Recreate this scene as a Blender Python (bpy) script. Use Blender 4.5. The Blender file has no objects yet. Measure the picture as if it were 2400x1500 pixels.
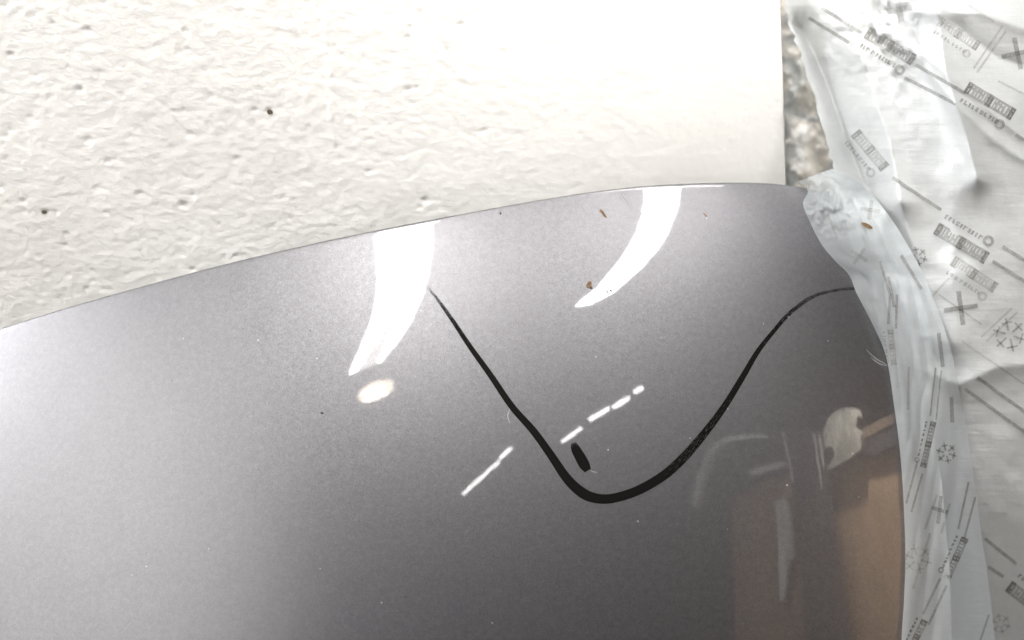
import bpy, math, random
import numpy as np

# ------------------------------------------------------------------ camera
W, H, FPX = 2400, 1500, 1883.0            # photograph size and focal length in its pixels
PITCH = math.radians(25)
CAM = np.array([0.0, -0.46, 0.62])
R = np.array([1., 0, 0])
F = np.array([0, math.cos(PITCH), -math.sin(PITCH)])
U = np.array([0, math.sin(PITCH), math.cos(PITCH)])
scn = bpy.context.scene
col = scn.collection
cd = bpy.data.cameras.new('camera')
cam = bpy.data.objects.new('camera', cd); col.objects.link(cam)
cam.location = CAM; cam.rotation_euler = (math.pi / 2 - PITCH, 0, 0)
cd.sensor_width = 36; cd.lens = 36 * FPX / W
cd.clip_start = 0.01; cd.clip_end = 50
cd.dof.use_dof = True; cd.dof.focus_distance = 0.345; cd.dof.aperture_fstop = 7.8
scn.camera = cam
# ------------------------------------------------------------------ world, exposure
wd = bpy.data.worlds.new('World'); scn.world = wd; wd.use_nodes = True
bg = wd.node_tree.nodes['Background']
bg.inputs[0].default_value = (0.86, 0.93, 1.0, 1); bg.inputs[1].default_value = 0.06
scn.view_settings.view_transform = 'Standard'; scn.view_settings.look = 'None'
scn.view_settings.exposure = 0.0; scn.view_settings.gamma = 1
LAMP1, LAMP2, LED, WARM = 56.0, 60.0, 24.0, 11.0     # radiance of the lamps' diffusers
BOUNCE, CARD_FILL, WASH = 350.0, 165.0, 120.0              # added fill spots: left reflector, cardboard, upper part of the plaster wall
BAR = 12.0                                           # added slim fill light high up, close to the wall
SIDE = 100.0                                          # added tall fill light on the left

# ------------------------------------------------------------------ helpers
rng = random.Random(7)
nrng = np.random.default_rng(11)
_tab = nrng.random((256, 256))

def vnoise(x, y, ox=0):
    x = np.asarray(x, float) + ox * 17.37; y = np.asarray(y, float) + ox * 9.71
    xi = np.floor(x).astype(int); yi = np.floor(y).astype(int)
    fx = x - xi; fy = y - yi
    fx = fx * fx * fx * (fx * (fx * 6 - 15) + 10); fy = fy * fy * fy * (fy * (fy * 6 - 15) + 10)
    g = lambda a, b: _tab[a & 255, b & 255]
    return ((g(xi, yi) * (1 - fx) + g(xi + 1, yi) * fx) * (1 - fy)
            + (g(xi, yi + 1) * (1 - fx) + g(xi + 1, yi + 1) * fx) * fy) * 2 - 1

def fbm(x, y, o=4, ox=0):
    v = 0; a = 1.0
    for i in range(o):
        v = v + a * vnoise(x * 2 ** i, y * 2 ** i, ox + i * 3); a *= 0.5
    return v

def ray(px, py):
    px = np.asarray(px, float); py = np.asarray(py, float)
    d = F + ((px - W / 2) / FPX)[..., None] * R + ((H / 2 - py) / FPX)[..., None] * U
    return d / np.linalg.norm(d, axis=-1, keepdims=True)

def poly_dist(px, py, pts):
    """distance to a polyline and the signed side"""
    best = np.full(np.shape(px), 1e9); side = np.zeros(np.shape(px))
    for (ax, ay), (bx, by) in zip(pts[:-1], pts[1:]):
        dx, dy = bx - ax, by - ay
        k = np.clip(((px - ax) * dx + (py - ay) * dy) / (dx * dx + dy * dy), 0, 1)
        d = np.hypot(px - ax - k * dx, py - ay - k * dy)
        sd = np.sign(dx * (py - ay) - dy * (px - ax))
        side = np.where(d < best, sd, side); best = np.minimum(best, d)
    return best, side

def link(name, me, mat, parent=None, smooth=True):
    o = bpy.data.objects.new(name, me); col.objects.link(o)
    if mat: me.materials.append(mat)
    if smooth and len(me.polygons): me.polygons.foreach_set('use_smooth', [True] * len(me.polygons))
    if parent: o.parent = parent
    return o

def mesh(name, verts, faces, mat, parent=None, smooth=True, uv=None):
    me = bpy.data.meshes.new(name)
    me.from_pydata([tuple(map(float, v)) for v in verts], [], faces)
    if uv is not None:
        lay = me.uv_layers.new(name='UVMap')
        for l in me.loops: lay.data[l.index].uv = uv[l.vertex_index]
    me.update()
    return link(name, me, mat, parent, smooth)

def grid(name, P, mat, parent=None, uv=None, smooth=True, flip=False):
    n, m = P.shape[:2]
    me = bpy.data.meshes.new(name)
    idx = np.arange(n * m).reshape(n, m)
    q = np.stack([idx[:-1, :-1], idx[1:, :-1], idx[1:, 1:], idx[:-1, 1:]], -1).reshape(-1, 4)
    if flip: q = q[:, ::-1]
    me.vertices.add(n * m); me.vertices.foreach_set('co', P.reshape(-1).astype(np.float32))
    me.loops.add(q.size); me.loops.foreach_set('vertex_index', q.reshape(-1).astype(np.int32))
    me.polygons.add(len(q)); me.polygons.foreach_set('loop_start', (np.arange(len(q)) * 4).astype(np.int32))
    me.update(calc_edges=True)
    if uv is not None:
        lay = me.uv_layers.new(name='UVMap')
        lay.data.foreach_set('uv', uv.reshape(-1, 2)[q.reshape(-1)].reshape(-1).astype(np.float32))
    me.validate()
    return link(name, me, mat, parent, smooth)

def box(name, c, half, mat, parent=None, rz=0.0):
    v = []
    for k in range(8):
        p = [half[i] * (1 if k >> i & 1 else -1) for i in range(3)]
        v.append((c[0] + p[0] * math.cos(rz) - p[1] * math.sin(rz), c[1] + p[0] * math.sin(rz) + p[1] * math.cos(rz), c[2] + p[2]))
    f = [(0, 2, 3, 1), (4, 5, 7, 6), (0, 1, 5, 4), (2, 6, 7, 3), (0, 4, 6, 2), (1, 3, 7, 5)]
    return mesh(name, v, f, mat, parent, False)

def slab(name, pts, thick, mat, parent=None):
    """closed prism: polygon pts (3D) extruded by the vector thick"""
    n = len(pts); pts = [np.array(p, float) for p in pts]
    v = pts + [p + np.array(thick) for p in pts]
    f = [tuple(range(n)), tuple(range(2 * n - 1, n - 1, -1))]
    f += [(i, i + n, (i + 1) % n + n, (i + 1) % n) for i in range(n)]
    return mesh(name, v, f, mat, parent, False)

def tube(name, pts, rad, mat, parent=None, seg=12):
    pts = np.array(pts, float); n = len(pts); rows = []
    rad = np.broadcast_to(rad, (n,))
    for i in range(n):
        d = pts[min(i + 1, n - 1)] - pts[max(i - 1, 0)]; d /= np.linalg.norm(d)
        a = np.cross(d, [0.1, 0.2, 1.0]); a /= np.linalg.norm(a); b = np.cross(d, a)
        th = np.linspace(0, 2 * math.pi, seg + 1)
        rows.append(pts[i] + rad[i] * (np.cos(th)[:, None] * a + np.sin(th)[:, None] * b))
    return grid(name, np.array(rows), mat, parent)

def smooth_path(pts, n=12):
    """Catmull-Rom through rows of any width"""
    p = np.array(pts, float); p = np.vstack([2 * p[0] - p[1], p, 2 * p[-1] - p[-2]])
    out = []
    for i in range(1, len(p) - 2):
        for t in np.linspace(0, 1, n, endpoint=False):
            out.append(0.5 * (2 * p[i] + (p[i + 1] - p[i - 1]) * t + (2 * p[i - 1] - 5 * p[i] + 4 * p[i + 1] - p[i + 2]) * t * t
                              + (3 * p[i] - p[i - 1] - 3 * p[i + 1] + p[i + 2]) * t ** 3))
    out.append(p[-2])
    return np.array(out)

def tag(o, label, cat, group=None, kind=None):
    o['label'] = label; o['category'] = cat
    if group: o['group'] = group
    if kind: o['kind'] = kind
    return o

def empty(name, loc):
    o = bpy.data.objects.new(name, None); col.objects.link(o); o['_'] = 0; del o['_']
    return o

# ------------------------------------------------------------------ materials
def new_mat(name):
    m = bpy.data.materials.new(name); m.use_nodes = True
    nt = m.node_tree; nt.nodes.clear()
    out = nt.nodes.new('ShaderNodeOutputMaterial')
    return m, nt, out

class N:
    """tiny node-building helper"""
    def __init__(s, nt): s.nt = nt
    def __call__(s, typ, ins=None, **props):
        n = s.nt.nodes.new(typ)
        for k, v in props.items(): setattr(n, k, v)
        for k, v in (ins or {}).items():
            if hasattr(v, 'is_linked') or isinstance(v, bpy.types.NodeSocket): s.nt.links.new(v, n.inputs[k])
            else: n.inputs[k].default_value = v
        return n

def ramp(n, fac, stops):
    r = n('ShaderNodeValToRGB', {'Fac': fac})
    while len(r.color_ramp.elements) < len(stops): r.color_ramp.elements.new(0.5)
    for e, (p, c) in zip(r.color_ramp.elements, stops):
        e.position = p; e.color = c if len(c) == 4 else (*c, 1)
    return r

def plain(name, color, rough=0.5, metallic=0.0, var=0.15, scale=40.0, spec=0.5):
    m, nt, out = new_mat(name); n = N(nt)
    tc = n('ShaderNodeTexCoord')
    nz = n('ShaderNodeTexNoise', {'Vector': tc.outputs['Object'], 'Scale': scale, 'Detail': 4.0})
    lo = tuple(c * (1 - var) for c in color); hi = tuple(min(1, c * (1 + var)) for c in color)
    r = ramp(n, nz.outputs['Fac'], [(0.3, lo), (0.7, hi)])
    p = n('ShaderNodeBsdfPrincipled', {'Base Color': r.outputs['Color'], 'Roughness': rough, 'Metallic': metallic, 'Specular IOR Level': spec})
    nt.links.new(p.outputs[0], out.inputs[0]); return m

def glow(name, color, strength):
    m, nt, out = new_mat(name); n = N(nt)
    e = n('ShaderNodeEmission', {'Color': (*color, 1), 'Strength': strength})
    nt.links.new(e.outputs[0], out.inputs[0]); return m

def mat_plaster():
    m, nt, out = new_mat('white_plaster'); n = N(nt)
    tc = n('ShaderNodeTexCoord')
    mp = n('ShaderNodeMapping', {'Vector': tc.outputs['Object'], 'Rotation': (0, math.radians(-20), 0), 'Scale': (0.75, 1, 1.15)})
    n1 = n('ShaderNodeTexNoise', {'Vector': mp.outputs[0], 'Scale': 380.0, 'Detail': 5.0, 'Roughness': 0.6})
    n2 = n('ShaderNodeTexNoise', {'Vector': tc.outputs['Object'], 'Scale': 9.0, 'Detail': 3.0})
    c = ramp(n, n2.outputs['Fac'], [(0.3, (0.73, 0.71, 0.685)), (0.7, (0.81, 0.80, 0.775))])
    sx = n('ShaderNodeSeparateXYZ', {0: tc.outputs['Object']})
    st = n('ShaderNodeMapRange', {'Value': sx.outputs[0], 'From Min': -0.22, 'From Max': 0.10, 'To Min': 0.65, 'To Max': 0.18})
    b = n('ShaderNodeBump', {'Height': n1.outputs['Fac'], 'Strength': st.outputs[0], 'Distance': 0.0009})
    p = n('ShaderNodeBsdfPrincipled', {'Base Color': c.outputs['Color'], 'Roughness': 0.85, 'Normal': b.outputs[0], 'Specular IOR Level': 0.2})
    nt.links.new(p.outputs[0], out.inputs[0]); return m

def mat_paint():
    m, nt, out = new_mat('grey_metallic_paint'); n = N(nt)
    tc = n('ShaderNodeTexCoord')
    v1 = n('ShaderNodeTexVoronoi', {'Vector': tc.outputs['Object'], 'Scale': 3600.0})
    v2 = n('ShaderNodeTexVoronoi', {'Vector': tc.outputs['Object'], 'Scale': 2500.0})
    sep = n('ShaderNodeSeparateColor', {'Color': v1.outputs['Color']})
    sep2 = n('ShaderNodeSeparateColor', {'Color': v2.outputs['Color']})
    add = n('ShaderNodeMath', {0: sep.outputs[0], 1: sep2.outputs[0]}, operation='ADD')
    half = n('ShaderNodeMath', {0: add.outputs[0], 1: 0.5}, operation='MULTIPLY')
    big = n('ShaderNodeTexNoise', {'Vector': tc.outputs['Object'], 'Scale': 450.0, 'Detail': 3.0})
    mix = n('ShaderNodeMath', {0: half.outputs[0], 1: big.outputs['Fac']}, operation='ADD')
    fl = ramp(n, n('ShaderNodeMath', {0: mix.outputs[0], 1: 0.5}, operation='MULTIPLY').outputs[0],
              [(0.25, (0.134, 0.130, 0.138)), (0.5, (0.158, 0.153, 0.161)), (0.8, (0.192, 0.187, 0.194))])
    # every flake tilts its own way
    sub = n('ShaderNodeVectorMath', {0: v1.outputs['Color'], 1: (0.5, 0.5, 0.5)}, operation='SUBTRACT')
    sc = n('ShaderNodeVectorMath', {0: sub.outputs[0], 'Scale': 0.10}, operation='SCALE')
    geo = n('ShaderNodeNewGeometry')
    ad = n('ShaderNodeVectorMath', {0: geo.outputs['Normal'], 1: sc.outputs[0]}, operation='ADD')
    nm = n('ShaderNodeVectorMath', {0: ad.outputs[0]}, operation='NORMALIZE')
    # faint orange peel and waviness in the lacquer
    op = n('ShaderNodeTexNoise', {'Vector': tc.outputs['Object'], 'Scale': 210.0, 'Detail': 2.0})
    ob = n('ShaderNodeBump', {'Height': op.outputs['Fac'], 'Strength': 0.02, 'Distance': 0.0003})
    p = n('ShaderNodeBsdfPrincipled', {'Base Color': fl.outputs['Color'], 'Metallic': 0.95, 'Roughness': 0.44,
          'Normal': nm.outputs[0], 'Coat Weight': 1.0, 'Coat Roughness': 0.02, 'Coat IOR': 1.65, 'Coat Normal': ob.outputs[0]})
    nt.links.new(p.outputs[0], out.inputs[0]); return m

def mat_marker():
    """black felt pen: streaks run along the stroke (u), edges ragged (v), thins out with the 'fade' attribute"""
    m, nt, out = new_mat('black_marker_ink'); n = N(nt)
    uv = n('ShaderNodeUVMap'); sep = n('ShaderNodeSeparateXYZ', {0: uv.outputs[0]})
    st = n('ShaderNodeMapping', {'Vector': uv.outputs[0], 'Scale': (7.0, 16.0, 1.0)})
    nz = n('ShaderNodeTexNoise', {'Vector': st.outputs[0], 'Scale': 1.0, 'Detail': 3.0, 'Roughness': 0.6})
    at = n('ShaderNodeAttribute', attribute_name='fade')
    thr = n('ShaderNodeMath', {0: nz.outputs['Fac'], 1: at.outputs['Fac']}, operation='SUBTRACT')
    # ragged rim
    ev = n('ShaderNodeMath', {0: sep.outputs[1], 1: 0.5}, operation='SUBTRACT')
    ea = n('ShaderNodeMath', {0: ev.outputs[0]}, operation='ABSOLUTE')
    fine = n('ShaderNodeTexNoise', {'Vector': n('ShaderNodeMapping', {'Vector': uv.outputs[0], 'Scale': (160.0, 3.0, 1.0)}).outputs[0], 'Scale': 1.0})
    rim = n('ShaderNodeMath', {0: fine.outputs['Fac'], 1: 0.10, 2: 0.41}, operation='MULTIPLY_ADD')
    inside = n('ShaderNodeMapRange', {'Value': ea.outputs[0], 'From Min': rim.outputs[0], 'From Max': 0.5, 'To Min': 1.0, 'To Max': 0.0})
    a1 = n('ShaderNodeMapRange', {'Value': thr.outputs[0], 'From Min': -0.06, 'From Max': 0.06})
    al = n('ShaderNodeMath', {0: a1.outputs[0], 1: inside.outputs[0]}, operation='MULTIPLY')
    al2 = n('ShaderNodeMath', {0: al.outputs[0], 1: 0.985}, operation='MULTIPLY')
    p = n('ShaderNodeBsdfPrincipled', {'Base Color': (0.006, 0.0055, 0.005, 1), 'Roughness': 0.5, 'Specular IOR Level': 0.03, 'Alpha': al2.outputs[0]})
    nt.links.new(p.outputs[0], out.inputs[0]); return m

def mat_film(name, alpha, tint, rib, thin=0.4):
    m, nt, out = new_mat(name); n = N(nt)
    uv = n('ShaderNodeUVMap')
    # woven ribs of the sheet plus soft crumples
    mp = n('ShaderNodeMapping', {'Vector': uv.outputs[0], 'Rotation': (0, 0, math.radians(rib))})
    wv = n('ShaderNodeTexWave', {'Vector': mp.outputs[0], 'Scale': 36.0, 'Distortion': 1.5, 'Detail': 1.0}, bands_direction='Y')
    cr = n('ShaderNodeTexNoise', {'Vector': n('ShaderNodeMapping', {'Vector': uv.outputs[0], 'Rotation': (0, 0, math.radians(-32)), 'Scale': (3.0, 22.0, 1)}).outputs[0], 'Scale': 1.0, 'Detail': 5.0, 'Distortion': 0.4})
    cr2 = n('ShaderNodeTexNoise', {'Vector': uv.outputs[0], 'Scale': 11.0, 'Detail': 6.0, 'Roughness': 0.62})
    b1 = n('ShaderNodeBump', {'Height': cr.outputs['Fac'], 'Strength': 0.12, 'Distance': 0.003})
    b2 = n('ShaderNodeBump', {'Height': cr2.outputs['Fac'], 'Strength': 0.11, 'Distance': 0.004, 'Normal': b1.outputs[0]})
    b3 = n('ShaderNodeBump', {'Height': wv.outputs['Fac'], 'Strength': 0.10, 'Distance': 0.0008, 'Normal': b2.outputs[0]})
    c = ramp(n, cr2.outputs['Fac'], [(0.3, tuple(x * 0.93 for x in tint)), (0.7, tint)])
    p = n('ShaderNodeBsdfPrincipled', {'Base Color': c.outputs['Color'], 'Roughness': 0.3, 'Normal': b3.outputs[0], 'Specular IOR Level': 0.5})
    tl = n('ShaderNodeBsdfTranslucent', {'Color': c.outputs['Color'], 'Normal': b3.outputs[0]})
    mx = n('ShaderNodeMixShader', {0: thin, 1: p.outputs[0], 2: tl.outputs[0]})
    tr = n('ShaderNodeBsdfTransparent')
    at = n('ShaderNodeAttribute', attribute_name='ply')      # single ply near the cut edge, more layers further in
    al = n('ShaderNodeMath', {0: at.outputs['Fac'], 1: 1.0 - alpha, 2: alpha}, operation='MULTIPLY_ADD')
    mx2 = n('ShaderNodeMixShader', {0: al.outputs[0], 1: tr.outputs[0], 2: mx.outputs[0]})
    nt.links.new(mx2.outputs[0], out.inputs[0]); return m

def mat_ink(name, color, alpha):
    m, nt, out = new_mat(name); n = N(nt)
    tc = n('ShaderNodeTexCoord')
    nz = n('ShaderNodeTexNoise', {'Vector': tc.outputs['Object'], 'Scale': 700.0, 'Detail': 2.0})
    al = n('ShaderNodeMapRange', {'Value': nz.outputs['Fac'], 'From Min': 0.3, 'From Max': 0.6, 'To Min': alpha * 0.65, 'To Max': alpha})
    p = n('ShaderNodeBsdfPrincipled', {'Base Color': (*color, 1), 'Roughness': 0.5, 'Alpha': al.outputs[0]})
    nt.links.new(p.outputs[0], out.inputs[0]); return m

def mat_cream():
    m, nt, out = new_mat('cream_crumpled_paper'); n = N(nt)
    tc = n('ShaderNodeTexCoord')
    nz = n('ShaderNodeTexNoise', {'Vector': tc.outputs['Object'], 'Scale': 70.0, 'Detail': 3.0, 'Distortion': 0.8})
    c = ramp(n, nz.outputs['Fac'], [(0.30, (0.58, 0.60, 0.59)), (0.45, (0.84, 0.82, 0.79)), (0.6, (0.94, 0.88, 0.80))])
    b = n('ShaderNodeBump', {'Height': nz.outputs['Fac'], 'Strength': 0.15, 'Distance': 0.004})
    p = n('ShaderNodeBsdfPrincipled', {'Base Color': c.outputs['Color'], 'Roughness': 0.6, 'Normal': b.outputs[0]})
    nt.links.new(p.outputs[0], out.inputs[0]); return m

M_plaster = mat_plaster(); M_paint = mat_paint(); M_marker = mat_marker(); M_cream = mat_cream()
M_film_back = mat_film('hanging_film', 0.97, (0.66, 0.675, 0.68), 8, 0.25)
M_film_front = mat_film('wrapped_film', 0.5, (0.60, 0.632, 0.648), 8)
M_ink = mat_ink('brown_grey_print', (0.10, 0.09, 0.075), 0.41)
M_ink_faint = mat_ink('faint_print', (0.2, 0.19, 0.17), 0.26)
M_black = plain('black_underside', (0.02, 0.02, 0.02), 0.6)
M_card = plain('brown_cardboard', (0.26, 0.18, 0.115), 0.8, scale=14)
M_bench = plain('grey_bench_top', (0.09, 0.085, 0.08), 0.8, scale=8)
M_post = plain('dark_steel_post', (0.03, 0.03, 0.038), 0.5)
M_pale = plain('pale_plastic', (0.55, 0.55, 0.53), 0.5)
M_trim = plain('bright_trim', (0.22, 0.22, 0.23), 0.35)
M_bag = plain('crumpled_grey_bag', (0.27, 0.27, 0.245), 0.5, var=0.45, scale=16)
M_house = plain('lamp_housing', (0.5, 0.5, 0.5), 0.5)
M_brownspeck = plain('brown_dirt', (0.13, 0.075, 0.035), 0.8, scale=900, var=0.5)
M_darkspeck = plain('dark_dirt', (0.05, 0.045, 0.035), 0.8, scale=900)
M_scuff = plain('pale_scuff', (0.3, 0.3, 0.31), 0.6)
M_pen_grey = plain('dark_pit_dirt', (0.10, 0.08, 0.055), 0.9, scale=900)
M_lamp1 = glow('strip_light_glow', (1.0, 0.985, 0.955), LAMP1)
M_lamp1b = glow('strip_light_dim_glow', (1.0, 0.96, 0.92), LAMP1 * 0.11)
M_lamp2 = glow('strip_light_glow_white', (1.0, 0.985, 0.955), LAMP2)
M_led = glow('led_glow', (1.0, 0.99, 0.97), LED)
M_warm = glow('warm_bulb_glow', (1.0, 0.86, 0.66), WARM)
M_warmhot = glow('warm_bulb_core', (1.0, 0.92, 0.80), WARM * 1.8)
M_bar = glow('bar_fill_glow', (1.0, 0.985, 0.95), BAR)
M_side = glow('tall_fill_glow', (0.95, 0.97, 1.0), SIDE)

# ------------------------------------------------------------------ wall
WALL_Y = -0.062
def on_plane_y(px, py, y):
    d = ray(px, py); k = (y - CAM[1]) / d[..., 1]
    return CAM + d * k[..., None]
e_top = on_plane_y(1825., 0., WALL_Y); e_bot = on_plane_y(1841., 430., WALL_Y)
def wall_right(z):
    return e_bot[0] + (e_top[0] - e_bot[0]) * (z - e_bot[2]) / (e_top[2] - e_bot[2])
xs = np.concatenate([np.linspace(-0.7, -0.42, 20, endpoint=False), np.arange(-0.42, 0.1, 0.0011), np.linspace(0.1, 0.1 + 0.11, 70)])
un = (xs + 1.3) / (0.21 + 1.3)                 # last column is pinned to the wall's edge
zs = np.concatenate([np.linspace(0.2, 0.43, 30, endpoint=False), np.arange(0.43, 0.84, 0.0011), np.linspace(0.84, 1.6, 60)])
Z, X0 = np.meshgrid(zs, xs, indexing='ij')
wr = wall_right(np.clip(Z, 0.3, 1.0))
X = np.where(X0 > 0.1, 0.1 + (X0 - 0.1) / 0.11 * (wr - 0.1), X0)
a = math.radians(-18)
Xa = X * math.cos(a) + Z * math.sin(a); Za = -X * math.sin(a) + Z * math.cos(a)
amp = np.clip(1.0 - (X + 0.12) * 2.6, 0.28, 1.0)
rel = 0.00015 * fbm(Xa * 280, Za * 370, 2, 1) + 0.00014 * fbm(Xa * 60, Za * 85, 2, 5)
rel -= 0.00022 * np.clip(vnoise(Xa * 260, Za * 360, 13) - 0.25, 0, 1)
rel *= amp
v = vnoise(Xa * 230, Za * 300, 9); rel -= 0.0009 * np.clip(v - 0.66, 0, 1) * amp          # scattered air holes
rel += 0.0011 * vnoise(X * 9, Z * 9, 4)
def wall_pt(px, py):
    p = on_plane_y(float(px), float(py), WALL_Y); return p[0], p[2]
pits = [(630, 260, 2.0, 1.0), (185, 210, 2.6, 1.1), (205, 72, 3.2, .8), (285, 222, 1.6, .8), (252, 378, 2.0, .9), (205, 328, 3.0, .8),
        (410, 262, 1.5, .8), (400, 348, 2.0, .8), (105, 497, 2.4, 1.0), (130, 497, 2.0, .7), (155, 548, 1.8, .9), (152, 575, 1.8, .8),
        (430, 480, 3.0, 1.0), (450, 458, 2.6, .7), (552, 600, 1.5, 1.0), (450, 632, 1.8, .9), (790, 345, 2.0, .8), (955, 210, 2.2, .9),
        (975, 205, 1.8, .8), (995, 470, 3.0, 1.0), (985, 485, 2.2, .8), (350, 15, 1.8, .6), (525, 605, 1.4, .8), (0, 440, 2.4, .9)]
prng = random.Random(4)
for _ in range(130):
    px = 1150 * prng.random() ** 1.4; py = prng.uniform(0, 760)
    if py < 740 - 0.25 * px: pits.append((px, py, prng.uniform(1.0, 2.2), prng.uniform(.25, .8)))
for px, py, r, dp in pits:
    x, z = wall_pt(px, py)
    rel -= dp * 0.0015 * np.exp(-(((X - x) / 1.3) ** 2 + (Z - z) ** 2) / (r * 0.00045) ** 2)
for pts, w, hgt in ([[(745, -20), (765, 40), (768, 110), (780, 200), (775, 260), (790, 345)], 0.0016, 0.0006],
                    [[(930, -10), (990, 40), (1060, 140)], 0.001, -0.0005], [[(620, 70), (760, 85)], 0.0012, -0.0003]):
    d, _ = poly_dist(X, Z, [wall_pt(*p) for p in pts])
    rel += hgt * np.exp(-(d / w) ** 2) * (0.6 + 0.6 * vnoise(X * 300, Z * 300, 2))
Y = WALL_Y - rel
wall = grid('wall', np.stack([X, Y, Z], -1), M_plaster)
wall['kind'] = 'structure'
# the wall's right-hand return, butted to the face
zz = zs; xr = wall_right(np.clip(zz, 0.3, 1.0))
ret = np.stack([np.stack([xr + 0.0004 * 0, Y[:, -1], zz], -1), np.stack([xr + 0.0015, Y[:, -1] + 0.003, zz], -1), np.stack([xr + 0.002, np.full_like(zz, 0.2), zz], -1)], 0)
side = grid('wall_return', ret, M_plaster, wall, flip=True)
for px, py in ((633, 262), (105, 497)):
    x, z = wall_pt(px, py)
    n = 9; th = np.linspace(0, 2 * math.pi, n, endpoint=False)
    mesh('dirt_spot', [(x + (0.0014 + 0.0005 * rng.random()) * math.cos(t), WALL_Y + 0.0001 - 0.0006, z + (0.0010 + 0.0005 * rng.random()) * math.sin(t)) for t in th],
         [tuple(range(n))], M_pen_grey, wall)

# ------------------------------------------------------------------ bench the panel stands on
BZ = 0.20
bench = box('bench_top', (0.1, -0.55, BZ - 0.02), (1.2, 0.49, 0.02), M_bench)
bench['kind'] = 'structure'

# ------------------------------------------------------------------ the painted panel
E0 = math.radians(38)
P0 = CAM + ray(1300., 1000.) * 0.34
N0 = np.array([0, -math.cos(E0), math.sin(E0)]); T0 = np.array([0, math.sin(E0), math.cos(E0)]); S0 = R
def sp(x, k): return np.logaddexp(0, x * k) / k
def height(s, t):
    h = -0.55 * t ** 2 - 0.5 * (s + 0.02) ** 2
    h = h - 1.5 * sp(s - 0.10, 60) ** 2
    return h - 0.8 * sp(t - 0.06, 60) ** 2
def surf(s, t, off=0.0):
    s = np.asarray(s, float); t = np.asarray(t, float)
    p = P0 + s[..., None] * S0 + t[..., None] * T0 + height(s, t)[..., None] * N0
    return p + normal(s, t) * off if np.any(off) else p
def normal(s, t, e=1e-4):
    hs = (height(s + e, t) - height(s - e, t)) / (2 * e); ht = (height(s, t + e) - height(s, t - e)) / (2 * e)
    n = N0 - hs[..., None] * S0 - ht[..., None] * T0
    return n / np.linalg.norm(n, axis=-1, keepdims=True)
def hit(px, py):
    d = ray(px, py); k = ((P0 - CAM) @ N0) / (d @ N0)
    for _ in range(40):
        v = CAM + d * k[..., None] - P0; s = v @ S0; t = v @ T0
        n = normal(s, t); nn = n / (n @ N0)[..., None]
        k = k - (v @ N0 - height(s, t)) / ((d * nn).sum(-1))
    return s, t
def bounce(px, py):
    px = np.asarray(px, float); py = np.asarray(py, float)
    s, t = hit(px, py); n = normal(s, t); d = ray(px, py)
    return surf(s, t), d - 2 * (d * n).sum(-1, keepdims=True) * n

LIP = 0.0016
edge_px = np.array([(-420, 905), (-150, 817), (0, 769), (150, 722), (300, 679), (450, 638), (600, 600), (750, 566), (880, 538.5), (1010, 513.5), (1180, 482),
                    (1350, 453.5), (1500, 435), (1620, 428), (1700, 426), (1770, 426.5), (1830, 430.5), (1900, 441),
                    (1960, 458), (2010, 485), (2050, 520), (2085, 575), (2110, 640), (2140, 760), (2165, 900), (2185, 1100), (2200, 1350)], float)
edge_px = smooth_path(edge_px, 6)
es, et = hit(edge_px[:, 0], edge_px[:, 1])
o = np.argsort(es); es, et = es[o], et[o]
s_cols = np.concatenate([np.linspace(es[0], 0.12, 330, endpoint=False), np.linspace(0.12, es[-1], 120)])
t_top = np.interp(s_cols, es, et) - LIP * 0.8
kern = np.ones(7) / 7
t_pad = np.concatenate([[t_top[0]] * 3, t_top, [t_top[-1]] * 3]); t_sm = np.convolve(t_pad, kern, 'valid')
t_top = np.where(s_cols < 0.14, t_sm, t_top)
vv = np.linspace(0, 1, 230)
T_BOT = -0.275
SS = np.repeat(s_cols[None], len(vv), 0)
TT = T_BOT + vv[:, None] * (np.maximum(t_top, T_BOT + 0.01)[None] - T_BOT)
body = surf(SS, TT)
# rolled hem along the outline
ed = body[-1]; en = normal(s_cols, t_top)
tan = np.gradient(ed, axis=0); tan /= np.linalg.norm(tan, axis=-1, keepdims=True)
ow = np.cross(en, tan); ow /= np.linalg.norm(ow, axis=-1, keepdims=True)
ow = np.where((ow @ T0)[:, None] + 0.3 * (ow @ S0)[:, None] < 0, -ow, ow)
rows = []
for ang in np.linspace(0, math.radians(150), 12)[1:]:
    rows.append(ed + LIP * (math.sin(ang) * ow + (math.cos(ang) - 1) * en))
rows.append(rows[-1] - en * 0.010 - ow * 0.004)
shell = np.concatenate([body, np.array(rows)], 0)
panel = empty('car_panel', None)
tag(panel, 'curved grey metallic car body panel with a black pen line leaning against plaster wall', 'car panel')
grid('painted_skin', shell, M_paint, panel, flip=True)
under = body[:, ::4] - normal(SS, TT)[:, ::4] * 0.0022
grid('underside', under[::4], M_black, panel)

def ribbon(name, pts, mat, parent, off=0.00012, fade=None, n=14, across=6):
    """stroke on the panel: pts = (px, py, width_px[, fade])"""
    p = smooth_path(pts, n); c = p[:, :2]; w = p[:, 2]
    d = np.gradient(c, axis=0); d /= np.linalg.norm(d, axis=-1, keepdims=True)
    nrm = np.stack([-d[:, 1], d[:, 0]], -1)
    vs = np.linspace(-0.5, 0.5, across)
    PX = c[:, None, :] + nrm[:, None, :] * (w[:, None] * vs[None])[..., None]
    s, t = hit(PX[..., 0], PX[..., 1])
    arc = np.concatenate([[0], np.cumsum(np.linalg.norm(np.diff(c, axis=0), axis=1))]) / 100.0
    uv = np.stack(np.broadcast_arrays(arc[:, None], (vs + 0.5)[None]), -1)
    ob = grid(name, surf(s, t, off), mat, parent, uv=uv, flip=False)
    if p.shape[1] > 3:
        att = ob.data.attributes.new('fade', 'FLOAT', 'POINT')
        att.data.foreach_set('value', np.repeat(p[:, 3], across).astype(np.float32))
    return ob

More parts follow.
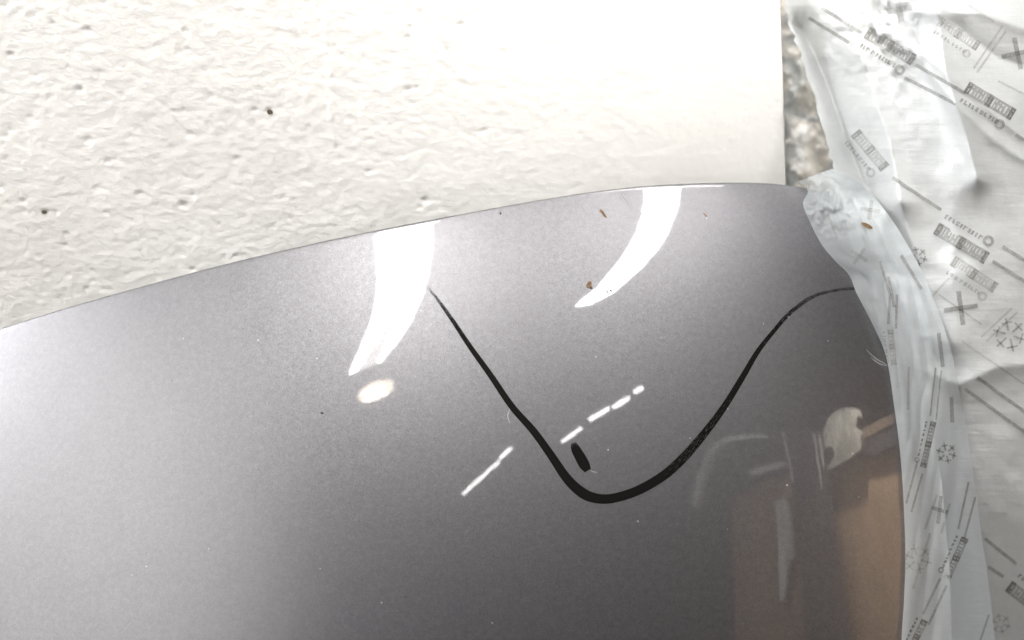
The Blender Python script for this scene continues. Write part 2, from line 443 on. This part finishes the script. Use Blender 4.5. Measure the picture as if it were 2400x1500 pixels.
line = [(988, 660, 6, .62), (1020, 695, 9, .50), (1060, 750, 13, .40), (1100, 810, 16, .30), (1150, 880, 19, .18), (1200, 953, 21, .05), (1250, 1010, 22, 0),
        (1290, 1065, 24, 0), (1330, 1123, 28, 0), (1368, 1157, 31, 0), (1405, 1169, 29, 0), (1445, 1166, 28, 0), (1500, 1147, 28, .1), (1560, 1111, 28, .32),
        (1610, 1064, 27, .40), (1660, 1004, 23, .38), (1700, 949, 20, .34), (1740, 884, 18, .30), (1775, 825, 15, .3), (1810, 780, 12.5, .36), (1850, 735, 12, .44),
        (1900, 698, 11, .5), (1950, 682, 8, .52), (2010, 676, 8, .52), (2090, 679, 8, .55)]
line = [(x, y, w * (0.76 if x < 1210 else 0.82), f_) for x, y, w, f_ in line]
ob = ribbon('marker_line', line, M_marker, panel); ob['label'] = 'black felt pen curve drawn on the paint'
ob = ribbon('marker_dash', [(1344, 1038, 12, .5), (1349, 1052, 22, .3), (1360, 1072, 26, 0), (1370, 1090, 26, 0), (1378, 1103, 17, .1)], M_marker, panel)
ob['label'] = 'short thick black pen dash above the curve'

def blob(name, px, py, rx, ry, rot, mat, hgt=0.0003):
    """small lump of dirt sitting on the paint"""
    th = np.linspace(0, 2 * math.pi, 11); rr = np.linspace(0.02, 1, 5)
    jit = np.array([0.75 + 0.5 * rng.random() for _ in range(10)]); jit = np.append(jit, jit[0])
    x = rr[:, None] * rx * np.cos(th) * jit; y = rr[:, None] * ry * np.sin(th) * jit
    c, s_ = math.cos(rot), math.sin(rot)
    s, t = hit(px + x * c - y * s_, py + x * s_ + y * c)
    return grid(name, surf(s, t, (0.00006 + hgt * (1 - rr ** 2))[:, None, None]), mat, panel, flip=True)
for a_ in [(1411, 497, 9, 3.5, .8, M_brownspeck), (1418, 506, 5, 3, .6, M_brownspeck), (1381, 667, 6, 9, .4, M_brownspeck), (1385, 674, 4, 4, .2, M_darkspeck),
           (1431, 681, 5, 3, .3, M_darkspeck), (1423, 684, 3, 3, 0, M_darkspeck), (1658, 512, 5, 4, .5, M_scuff), (1653, 504, 6, 2, .9, M_brownspeck),
           (755, 967, 4, 3.5, 0, M_darkspeck), (1425, 1055, 2, 2.6, 0, M_scuff), (1495, 1222, 2.5, 2, 0, M_scuff), (1173, 500, 3, 3, 0, M_darkspeck)]:
    blob('dirt_speck', *a_)
for _ in range(36):
    dx_ = rng.uniform(150, 2050); dy_ = rng.uniform(560, 1480)
    if dy_ > 800 - 0.2 * dx_ + 30: blob('dust_speck', dx_, dy_, rng.uniform(1.2, 2.4), rng.uniform(1.0, 2.0), rng.uniform(0, 3), M_scuff if rng.random() < .6 else M_darkspeck, 0.0001)
for p in ([(1454, 458, 1.5), (1470, 482, 3), (1480, 502, 1.5)], [(1460, 456, 1.5), (1474, 478, 2.6), (1483, 500, 1.5)], [(1466, 458, 1), (1478, 480, 2), (1484, 494, 1)],
          [(1462, 508, 1), (1485, 509, 3.5), (1508, 511, 2)], [(1476, 514, 1), (1492, 513, 2.5), (1506, 509, 1.5)], [(1498, 486, 1), (1504, 500, 2.4), (1508, 510, 1)],
          [(1195, 958, 1), (1190, 975, 2), (1195, 992, 1)], [(1384, 1103, 1), (1392, 1106, 2), (1400, 1107, 1)],
          [(2030, 820, 1), (2052, 840, 1.6), (2078, 855, 1)], [(2040, 838, 1), (2060, 852, 1.6), (2080, 858, 1)]):
    ribbon('scratch', p, M_scuff, panel, 0.00010, n=5, across=3)

# ------------------------------------------------------------------ packing film
def back_left(py):
    return np.interp(py, [-120, 0, 60, 130, 300, 430, 1700], [1790, 1836, 1852, 1878, 1930, 1962, 1968])
folds_b = [([(2190, -60), (2205, 90), (2218, 180), (2262, 310), (2290, 420)], 26, 0.010),
           ([(1990, 60), (2030, 160), (2085, 330), (2110, 470)], 42, 0.011),
           ([(1880, 60), (1940, 200), (1985, 330), (2030, 440)], 30, -0.013),
           ([(2120, 90), (2260, 210), (2420, 340)], 20, 0.0035), ([(2130, 110), (2230, 235), (2330, 330), (2470, 420)], 16, 0.003),
           ([(2150, 30), (2300, 30), (2460, 90)], 24, 0.004), ([(2240, 60), (2330, 130), (2480, 190)], 20, -0.004),
           ([(2250, 900), (2340, 860), (2460, 850)], 30, 0.004), ([(2110, 470), (2160, 640), (2230, 800)], 40, 0.006)]
def back_depth(px, py):
    u = (px - 1840) / 560.0; v = py / 1500.0
    y = WALL_Y + 0.012 - 0.045 * u + 0.10 * np.clip(u - 0.7, 0, 1) ** 1.3 - 0.088 * np.sin(np.clip(v, -0.1, 1.2) * 2.15) * (0.45 + 0.30 * np.clip(u, 0, 1.2))
    d = ray(px, py); k = (y - CAM[1]) / d[..., 1]
    for pts, w, a in folds_b:
        dd, _ = poly_dist(px, py, pts); k = k - a * np.exp(-np.abs(dd / w) ** 1.3)
    k = k - 0.0016 * fbm(px / 130.0, py / 130.0, 3, 21)
    top = np.clip(1 - np.hypot((px - 2060) / 190.0, (py - 60) / 190.0), 0, 1)
    return k - 0.0028 * top * fbm(px / 26.0, py / 26.0, 3, 31)
def back_pt(px, py, off=0.0):
    px = np.asarray(px, float); py = np.asarray(py, float)
    return CAM + ray(px, py) * (back_depth(px, py) - off)[..., None]
vy = np.linspace(-110, 1640, 380); uj = np.linspace(0, 1, 190)
PYg = np.repeat(vy[:, None], len(uj), 1)
PXg = back_left(PYg) + 4 * vnoise(PYg / 14, PYg * 0, 3) + uj[None] * (2560 - back_left(PYg))
hang = grid('packing_film', back_pt(PXg, PYg), M_film_back, uv=np.stack([(PXg - 1800) / 250.0, PYg / 250.0], -1), flip=False)
tag(hang, 'crinkled white printed packing film hanging behind the end of the grey panel', 'packing film')

Lc = smooth_path([(1872, 425), (1893, 448), (1882, 478), (1898, 520), (1925, 572), (1958, 612), (1990, 645), (2008, 688), (2040, 750), (2070, 815), (2084, 870), (2094, 940),
                  (2105, 1020), (2112, 1090), (2118, 1180), (2122, 1300), (2119, 1400), (2113, 1500), (2110, 1640)], 12)
Rc = smooth_path([(1950, 395), (2010, 425), (2052, 465), (2090, 515), (2125, 570), (2155, 625), (2180, 680), (2205, 745), (2226, 810), (2240, 870), (2252, 940), (2265, 1010),
                  (2277, 1085), (2288, 1160), (2300, 1250), (2312, 1330), (2322, 1410), (2332, 1500), (2345, 1640)], 12)
nL = len(Lc); js = np.linspace(0, 1, 90)
def front_pt_ij(fi, j, off=0.0):
    fi = np.asarray(fi, float); j = np.asarray(j, float)
    I = np.arange(nL)
    L = np.stack([np.interp(fi, I, Lc[:, 0]), np.interp(fi, I, Lc[:, 1])], -1)
    Rr = np.stack([np.interp(fi, I, Rc[:, 0]), np.interp(fi, I, Rc[:, 1])], -1)
    p = L + (Rr - L) * j[..., None]
    s, t = hit(L[..., 0], L[..., 1]); d0 = np.linalg.norm(surf(s, t) - CAM, axis=-1) - 0.0018
    # follow the curved panel first, then turn away towards the hanging sheet
    d1 = back_depth(Rr[..., 0], Rr[..., 1]) - 0.004
    sp_, tp_ = hit(p[..., 0], p[..., 1]); dp = np.linalg.norm(surf(sp_, tp_) - CAM, axis=-1)
    k = d0 + (d1 - d0) * j ** 1.9
    k = np.minimum(k, np.where(j < 0.55, dp - 0.0016, k))
    rip = 0.0008 * np.sin(j * 15 + 0.02 * p[..., 1] + 2.0 * vnoise(fi / 25.0, j * 2, 7)) * np.sin(math.pi * np.clip(j * 1.1, 0, 1)) ** 0.7
    k = k - np.abs(rip) - 0.0016 * (fbm(fi / 22.0, j * 3.0, 2, 41) + 0.6) * np.clip(j * 5, 0, 1)
    crump = np.exp(-((p[..., 0] - 1930) / 70.0) ** 2 - ((p[..., 1] - 480) / 60.0) ** 2)
    k = k - 0.002 * crump * (fbm(p[..., 0] / 22.0, p[..., 1] / 22.0, 3, 51) + 0.7)
    return CAM + ray(p[..., 0], p[..., 1]) * (k - off)[..., None], p
fi = np.linspace(0, nL - 1, 330)
FI, J = np.meshgrid(fi, js, indexing='ij')
Pf, pf = front_pt_ij(FI, J)
jag = 3.0 * vnoise(fi / 1.3, fi * 0, 61)
wrap = grid('packing_film', Pf, M_film_front, uv=np.stack([(pf[..., 0] - 1800) / 250.0, pf[..., 1] / 250.0], -1), flip=False)
ply = wrap.data.attributes.new('ply', 'FLOAT', 'POINT')
ply.data.foreach_set('value', (np.clip(J * 1.4 - 0.2, 0, 1) * 0.9).reshape(-1).astype(np.float32))
tag(wrap, 'translucent printed packing film wrapped over the end of the grey panel', 'packing film')
# lookup pixel -> front sheet position
def front_pt(px, py, off=0.0):
    px = np.asarray(px, float); py = np.asarray(py, float)
    f0 = np.full(px.shape, nL / 2.0); j = np.full(px.shape, 0.5)
    I = np.arange(nL)
    for _ in range(60):
        lx, ly = np.interp(f0, I, Lc[:, 0]), np.interp(f0, I, Lc[:, 1]); rx, ry = np.interp(f0, I, Rc[:, 0]), np.interp(f0, I, Rc[:, 1])
        j = np.clip((px - lx) / np.maximum(rx - lx, 1), 0, 1)
        yy = ly + (ry - ly) * j
        f0 = np.clip(f0 + (py - yy) / 7.0, 0, nL - 1)
    return front_pt_ij(f0, j, off)[0]

INK_OFF = 0.0007
def quad_strips(quads, fn, sub=6):
    """px quads -> verts/faces laid on a sheet"""
    V, Fc = [], []
    for q in quads:
        q = np.array(q, float)
        a_ = np.linspace(0, 1, sub + 1)
        top = q[0] + (q[1] - q[0]) * a_[:, None]; bot = q[3] + (q[2] - q[3]) * a_[:, None]
        P = np.concatenate([top, bot]); b = len(V)
        V += list(P)
        Fc += [(b + i, b + i + 1, b + sub + 2 + i, b + sub + 1 + i) for i in range(sub)]
    V = np.array(V)
    return fn(V[:, 0], V[:, 1], INK_OFF), Fc
def ink(name, quads, sheet, faint=False, sub=6):
    fn = front_pt if sheet is wrap else back_pt
    V, Fc = quad_strips(quads, fn, sub)
    return mesh(name, V, Fc, M_ink_faint if faint else M_ink, sheet)
def bar(a_, b_, w):
    a_ = np.array(a_, float); b_ = np.array(b_, float); d = b_ - a_; d /= np.linalg.norm(d); n = np.array([-d[1], d[0]]) * w / 2
    return [a_ - n, b_ - n, b_ + n, a_ + n]
def rule(a_, b_, sheet, w=8, faint=False): ink('printed_rule', [bar(a_, b_, w)], sheet, faint, 10)
def cross(c, sz, rot, sheet, w=9, faint=False, squash=1.0):
    r = math.radians(rot); q = []
    for k in (0, 1):
        d = np.array([math.cos(r + k * math.pi / 2) * squash, math.sin(r + k * math.pi / 2)]) * sz / 2
        q.append(bar(np.array(c) - d, np.array(c) + d, w))
    ink('printed_cross', q, sheet, faint)
def flower(c, sz, sheet, faint=False):
    q = []
    for k in range(6):
        r = k * math.pi / 3 + 0.3; d = np.array([math.cos(r), math.sin(r)])
        q.append(bar(np.array(c) + d * sz * 0.12, np.array(c) + d * sz * 0.5, 5))
        e = np.array([-d[1], d[0]]); q.append(bar(np.array(c) + d * sz * 0.36 - e * sz * .16, np.array(c) + d * sz * 0.36 + e * sz * .16, 4))
    ink('printed_flower', q, sheet, faint, 3)
def lettering(c, length, hgt, rot, sheet, flip=1, faint=False):
    """stamp: a dark box of reversed letters, a smaller line of letters beside it and a ring"""
    r = math.radians(rot); dx = np.array([math.cos(r), math.sin(r)]); dy = np.array([-dx[1], dx[0]]) * flip
    c = np.array(c, float); q = []
    def cell(u0, u1, v0, v1):
        q.append([c + dx * u0 + dy * v0, c + dx * u1 + dy * v0, c + dx * u1 + dy * v1, c + dx * u0 + dy * v1])
    L2 = length / 2; b0, b1 = -hgt * 0.5, -hgt * 0.02
    cell(-L2, L2, b0, b0 + hgt * .09); cell(-L2, L2, b1 - hgt * .09, b1)
    u = -L2
    while u < L2 - 3:
        w = rng.uniform(3.0, 6.5); cell(u, min(u + w, L2), b0 + hgt * .09, b1 - hgt * .09)
        g = rng.uniform(2.2, 4.5)
        if rng.random() < 0.75: m_ = rng.uniform(.2, .34) * hgt; cell(u + w, min(u + w + g, L2), b0 + m_ * .5, b0 + m_ * .5 + hgt * .1)
        u += w + g
    cell(-L2, -L2 + 12, b0, b1); cell(L2 - 12, L2, b0, b1); cell(-8, 6, b0, b1)
    u = -L2 * 0.95; v0, v1 = hgt * .20, hgt * .37
    while u < L2 * 0.55:
        w = rng.uniform(4, 10); k = rng.random()
        cell(u, u + 4.5, v0, v1)
        if k > .3: cell(u + 3, u + w, v0, v0 + 4)
        if k < .7: cell(u + 3, u + w, v1 - 4, v1)
        if k > .5: cell(u + w - 3, u + w, v0 + 4, v1 - 4)
        u += w + rng.uniform(2, 5)
    rc = np.array([L2 * 0.74, hgt * .32]); ro, ri = hgt * .21, hgt * .10
    for k in range(14):
        a0, a1 = k * math.pi / 7, (k + 1) * math.pi / 7; pt = lambda rr, aa: c + dx * (rc[0] + rr * math.cos(aa)) + dy * (rc[1] + rr * math.sin(aa))
        q.append([pt(ro, a0), pt(ro, a1), pt(ri, a1), pt(ri, a0)])
    ink('printed_lettering', q, sheet, faint, 2)

# prints on the hanging sheet
B, Wp = hang, wrap
for a_, b_ in [((1895, 42), (1990, 100)), ((1925, 18), (2020, 78)), ((2145, 152), (2262, 218)), ((2120, 182), (2240, 244)), ((2380, 316), (2450, 356)),
               ((2092, 416), (2206, 492)), ((2350, 578), (2450, 640)), ((2326, 612), (2450, 690)),
               ((2290, 884), (2450, 1000)), ((2262, 912), (2450, 1048)), ((2308, 1262), (2382, 1322)), ((2316, 1328), (2352, 1352))]:
    rule(a_, b_, B)
lettering((2078, 122), 128, 62, 31, B); lettering((2312, 250), 128, 62, 31, B); lettering((2262, 556), 138, 64, 31, B, -1)
lettering((2425, 1400), 130, 62, 38, B, -1); lettering((2028, 362), 110, 56, 50, B, faint=True)
lettering((2275, 655), 120, 56, 33, B, faint=True); lettering((2240, 90), 110, 50, 33, B, faint=True)
cross((2385, 125), 76, 78, B, 11); cross((2252, 722), 80, -8, B, 11); cross((2108, 22), 60, 80, B, 14, True)
flower((2366, 785), 80, B); flower((2150, 602), 48, B); flower((2345, 1462), 50, B, True); flower((2430, 740), 60, B, True)
for a_, b_ in [((2270, 12), (2330, 50)), ((2282, 160), (2350, 60)), ((2290, 170), (2358, 72)), ((2300, 790), (2372, 722)), ((2312, 800), (2384, 732)), ((2255, 800), (2400, 900)),
               ((2225, 650), (2180, 700)), ((2200, 690), (2300, 760)), ((2340, 190), (2440, 240))]:
    rule(a_, b_, B, 5, True)
# prints on the wrapped sheet
for a_, b_, w in [((2070, 458), (2088, 480), 7), ((2082, 648), (2096, 720), 7), ((2062, 612), (2086, 690), 6), ((2112, 598), (2160, 678), 8), ((2086, 690), (2082, 760), 6), ((2102, 690), (2100, 770), 6),
                  ((2193, 862), (2180, 975), 4), ((2206, 868), (2194, 985), 4), ((2150, 1082), (2124, 1180), 5), ((2162, 1110), (2136, 1200), 5),
                  ((2270, 1130), (2246, 1240), 5), ((2286, 1165), (2260, 1262), 5), ((2204, 1355), (2163, 1440), 6), ((2219, 1372), (2176, 1464), 6),
                  ((2200, 780), (2210, 860), 9), ((2230, 930), (2232, 990), 9), ((2318, 1440), (2298, 1500), 5)]:
    rule(a_, b_, Wp, w)
lettering((2084, 815), 84, 28, 84, Wp, faint=True); lettering((2168, 1040), 110, 30, 103, Wp); lettering((2232, 1305), 106, 36, 114, Wp); lettering((2140, 1490), 90, 34, 116, Wp)
cross((2040, 492), 46, 8, Wp, 9, True); cross((2014, 600), 44, 35, Wp, 8, True); cross((2202, 1195), 66, 100, Wp, 9, False, 0.6); flower((2218, 1062), 50, Wp); flower((2150, 1310), 70, Wp, True)
for a_, b_ in [((2180, 1250), (2140, 1380)), ((2196, 1160), (2168, 1240)), ((2226, 1180), (2206, 1250)), ((1940, 500), (1962, 560)), ((2130, 860), (2128, 960))]:
    rule(a_, b_, Wp, 6, True)
# rust-coloured crumb lying on the wrap
n = 14; th = np.linspace(0, 2 * math.pi, n, endpoint=False)
q = np.array([(2032 + 15 * math.cos(t) * .9 - 5 * math.sin(t) * .45, 529 + 15 * math.cos(t) * .45 + 5 * math.sin(t) * .9) for t in th])
mesh('rust_speck', front_pt(q[:, 0], q[:, 1], 0.0012), [tuple(range(n))], M_brownspeck, wrap)

# crumpled cream paper showing between wall and film
PY2, PX2 = np.meshgrid(np.linspace(-100, 520, 150), np.linspace(1800, 2060, 70), indexing='ij')
yc = WALL_Y + 0.026 - 0.0025 * fbm(PX2 / 45, PY2 / 60, 4, 71)
d = ray(PX2, PY2); kk = (yc - CAM[1]) / d[..., 1]
cream = grid('crumpled_paper', CAM + d * kk[..., None], M_cream)
tag(cream, 'cream and grey crumpled packing paper stuffed between plaster wall and hanging film', 'paper')

# ------------------------------------------------------------------ lamps overhead (seen mirrored in the paint)
LZ = 1.75
def to_height(px, py, z=LZ):
    P, r = bounce(px, py); k = (z - P[..., 2]) / r[..., 2]
    return P + r * k[..., None]
def strip(name, left, right, mat, label, group, extend=0.5):
    a_ = to_height(*np.array(left, float).T); b_ = to_height(*np.array(right, float).T)
    if extend:
        a0 = a_[0] + (a_[0] - a_[1]) / np.linalg.norm(a_[0] - a_[1]) * extend; b0 = b_[0] + (b_[0] - b_[1]) / np.linalg.norm(b_[0] - b_[1]) * extend
        a_ = np.vstack([a0, a_]); b_ = np.vstack([b0, b_])
    lamp = empty(name, None); tag(lamp, label, 'lamp', group)
    pts = list(a_) + list(b_[::-1])
    slab('diffuser', pts, (0, 0, 0.004), mat, lamp)
    slab('housing', [p + np.array([0, 0, 0.006]) for p in pts], (0, 0, 0.05), M_house, lamp)
    return lamp
l1 = strip('strip_light', [(877, 545), (884, 600), (887, 650), (884, 700), (874, 740)], [(1012, 518), (1010, 590), (1002, 640), (990, 690), (968, 740)], M_lamp1, 'wide overhead strip light mirrored as the broad white streak', None, 0.12)
for nm, pts, mt in (('end_tube', [(873, 741), (868, 760), (845, 815), (818, 876), (836, 872), (872, 815), (898, 768), (914, 741)], M_lamp1),
                    ('end_tube', [(938, 741), (926, 768), (905, 815), (884, 850), (892, 848), (928, 806), (955, 765), (968, 741)], M_lamp1),
                    ('end_diffuser', [(915, 741), (899, 768), (873, 815), (838, 872), (882, 850), (904, 815), (925, 768), (937, 741)], M_lamp1b)):
    q = np.array(pts, float); slab(nm, list(to_height(q[:, 0], q[:, 1])), (0, 0, 0.004), mt, l1)
l2 = strip('strip_light', [(1512, 432), (1512, 480), (1497, 540), (1470, 590), (1440, 630), (1400, 676), (1350, 718)], [(1594, 430), (1588, 480), (1568, 540), (1540, 585), (1500, 630), (1440, 684), (1388, 712)], M_lamp2, 'narrow overhead strip light mirrored as the curved tapering white streak', None, 0.05)
leds = [((1084, 1160), (1170, 1082), 4), ((1172, 1076), (1199, 1050), 5.5), ((1318, 1036), (1364, 1003), 5), ((1381, 986), (1428, 958), 7), ((1437, 958), (1474, 932), 6.5), ((1486, 920), (1506, 908), 8)]
led_label = ['long thin led bar overhead, mirrored outside the pen curve', 'short led bar overhead next to the long thin one, mirrored outside the pen curve',
             'led bar overhead, mirrored right above the black pen dash', 'led bar overhead, mirrored second along the row from the black pen dash',
             'led bar overhead, mirrored third along the row from the black pen dash', 'tiny led bar overhead closing the mirrored row inside the pen curve']
for (a_, b_, w), lab in zip(leds, led_label):
    q = np.array(bar(a_, b_, w)); P = to_height(q[:, 0], q[:, 1])
    lamp = empty('led_bar', None); tag(lamp, lab, 'lamp', 'led bars in a broken row overhead')
    slab('diffuser', list(P), (0, 0, 0.004), M_led, lamp); slab('housing', [p + np.array([0, 0, .006]) for p in P], (0, 0, .03), M_house, lamp)
# warm lamp
th = np.linspace(0, 2 * math.pi, 20, endpoint=False); ca, sa = math.cos(-.33), math.sin(-.33)
def oval(cx, cy, a_, b_): return np.array([(cx + a_ * math.cos(t) * ca - b_ * math.sin(t) * sa, cy + a_ * math.cos(t) * sa + b_ * math.sin(t) * ca) for t in th])
wl = empty('warm_lamp', None); tag(wl, 'small warm oval ceiling lamp mirrored as the amber spot', 'lamp')
q = oval(879, 922, 43, 17); P = to_height(q[:, 0], q[:, 1]); slab('shade', list(P), (0, 0, .03), M_warm, wl)
for cx, cy in ((872, 915), (880, 932)):
    q = oval(cx, cy, 32, 4); P = to_height(q[:, 0], q[:, 1], LZ - 0.01); slab('bulb', list(P), (0, 0, .006), M_warmhot, wl)

# ------------------------------------------------------------------ things standing to the right, mirrored in the panel's end
def to_plane_x(px, py, x):
    P, r = bounce(px, py); k = (x - P[..., 0]) / r[..., 0]
    return P + r * k[..., None]
def mirror_slab(name, pts, x, thick, mat, parent=None):
    q = np.array(pts, float); return slab(name, list(to_plane_x(q[:, 0], q[:, 1], x)), (thick, 0, 0), mat, parent)
card = mirror_slab('cardboard_sheet', [(1715, 1175), (1800, 1120), (1935, 1108), (2010, 1075), (2060, 1060), (2120, 1030), (2160, 1030), (2160, 1560), (1720, 1560)], 0.90, 0.02, M_card)
tag(card, 'brown cardboard sheet mirrored in the dark end of the panel', 'cardboard')
post = empty('steel_post', None); tag(post, 'dark steel post in front of the brown cardboard, mirrored', 'post')
mirror_slab('post_body', [(1838, 1010), (1915, 1015), (1940, 1180), (1985, 1500), (1992, 1560), (1890, 1560), (1882, 1400), (1860, 1150)], 0.80, 0.03, M_post, post)
for l_ in ([(1831, 1012), (1836, 1012), (1860, 1132), (1855, 1132)], [(1904, 1015), (1908, 1015), (1927, 1148), (1923, 1148)], [(1916, 1018), (1922, 1018), (1932, 1100), (1928, 1100)]):
    mirror_slab('trim', l_, 0.795, 0.004, M_trim, post)
bag = empty('plastic_bag', None); tag(bag, 'pale crumpled plastic bag beside the steel post, mirrored', 'bag')
mirror_slab('bag_body', [(1926, 1022), (1938, 985), (1960, 962), (1984, 956), (2004, 958), (2010, 975), (2006, 1000), (2016, 1018), (2018, 1052), (1990, 1076), (1934, 1106)], 0.84, 0.04, M_bag, bag)
for q in ([(1932, 1052), (1946, 1044), (1954, 1062), (1944, 1080), (1934, 1078)],):
    mirror_slab('bag_opening', q, 0.835, 0.004, M_post, bag)
rail = empty('tool_rail', None); tag(rail, 'dark rail with tan edge above the cardboard, mirrored', 'rail')
mirror_slab('rail_body', [(2016, 1040), (2060, 1012), (2125, 985), (2125, 1030), (2060, 1062), (2006, 1072)], 0.87, 0.02, M_post, rail)
mirror_slab('rail_edge', [(2018, 1006), (2060, 985), (2125, 956), (2125, 980), (2060, 1008), (2018, 1034)], 0.865, 0.015, plain('tan_edge', (0.12, 0.09, 0.065), .6), rail)
hook = tube('bent_pipe', to_plane_x(*smooth_path([(1800, 1024), (1740, 1026), (1700, 1034), (1672, 1062), (1655, 1100), (1645, 1140), (1634, 1182)], 6).T, 0.75), np.linspace(.004, .03, 37), M_pale)
tag(hook, 'pale bent pipe mirrored to the right of the pen line', 'pipe')
b1 = mirror_slab('pale_batten', [(1752, 1102), (1836, 1080), (1838, 1094), (1758, 1116)], 0.86, 0.02, M_pale)
tag(b1, 'short pale batten lying level above the cardboard, mirrored', 'batten')
b2 = mirror_slab('pale_batten', [(1817, 1172), (1843, 1168), (1862, 1300), (1845, 1330), (1838, 1404), (1826, 1408), (1824, 1300)], 0.86, 0.02, M_pale)
tag(b2, 'long pale batten standing upright against the cardboard, mirrored', 'batten')

# ------------------------------------------------------------------ added fill lights and a reflector, all out of view
sl = empty('tall_fill', None); tag(sl, 'added unseen tall fill light beside the far left end of the plaster wall', 'lamp')  # added to brighten the left side of the panel
box('diffuser', (-1.15, -0.04, 0.64), (0.002, 0.06, 0.36), M_side, sl); box('housing', (-1.18, -0.04, 0.64), (0.02, 0.07, 0.37), M_house, sl)
import mathutils
def spot(name, loc, aim, watts, cone, radius, color):
    ld = bpy.data.lights.new(name, 'SPOT'); ld.energy = watts; ld.spot_size = math.radians(cone); ld.spot_blend = 1.0; ld.shadow_soft_size = radius; ld.color = color
    lo = bpy.data.objects.new(name, ld); col.objects.link(lo); lo.location = loc
    lo.rotation_euler = (mathutils.Vector(aim) - mathutils.Vector(loc)).to_track_quat('-Z', 'Y').to_euler()
spot('card_fill', (0.62, -0.25, 1.05), (0.9, -1.0, 0.60), CARD_FILL, 100, 0.03, (1, 0.93, 0.84))  # unseen spot added to light the mirrored cardboard
spot('wall_fill', (0.75, -0.65, 1.30), (0.24, -0.06, 0.90), WASH, 36, 0.04, (1, 0.985, 0.95))  # unseen spot added to lift the upper plaster wall
spot('reflector_fill', (0.2, -1.35, 1.15), (-1.4, -1.55, 1.2), BOUNCE, 126, 0.05, (0.97, 0.98, 1.0))  # unseen spot added to light the left reflector
# unseen white reflector added on the left to throw soft light on the panel
lw = box('side_reflector', (-1.43, -3.6, 1.55), (0.03, 3.5, 1.5), M_plaster); lw['kind'] = 'structure'
bl = empty('bar_fill', None); tag(bl, 'added unseen slim fill light just in front of the plaster wall', 'lamp')  # extra light added to brighten the plaster wall from above
box('diffuser', (0.34, -0.115, 1.75), (0.30, 0.03, 0.002), M_bar, bl); box('housing', (0.34, -0.115, 1.78), (0.31, 0.035, 0.02), M_house, bl)
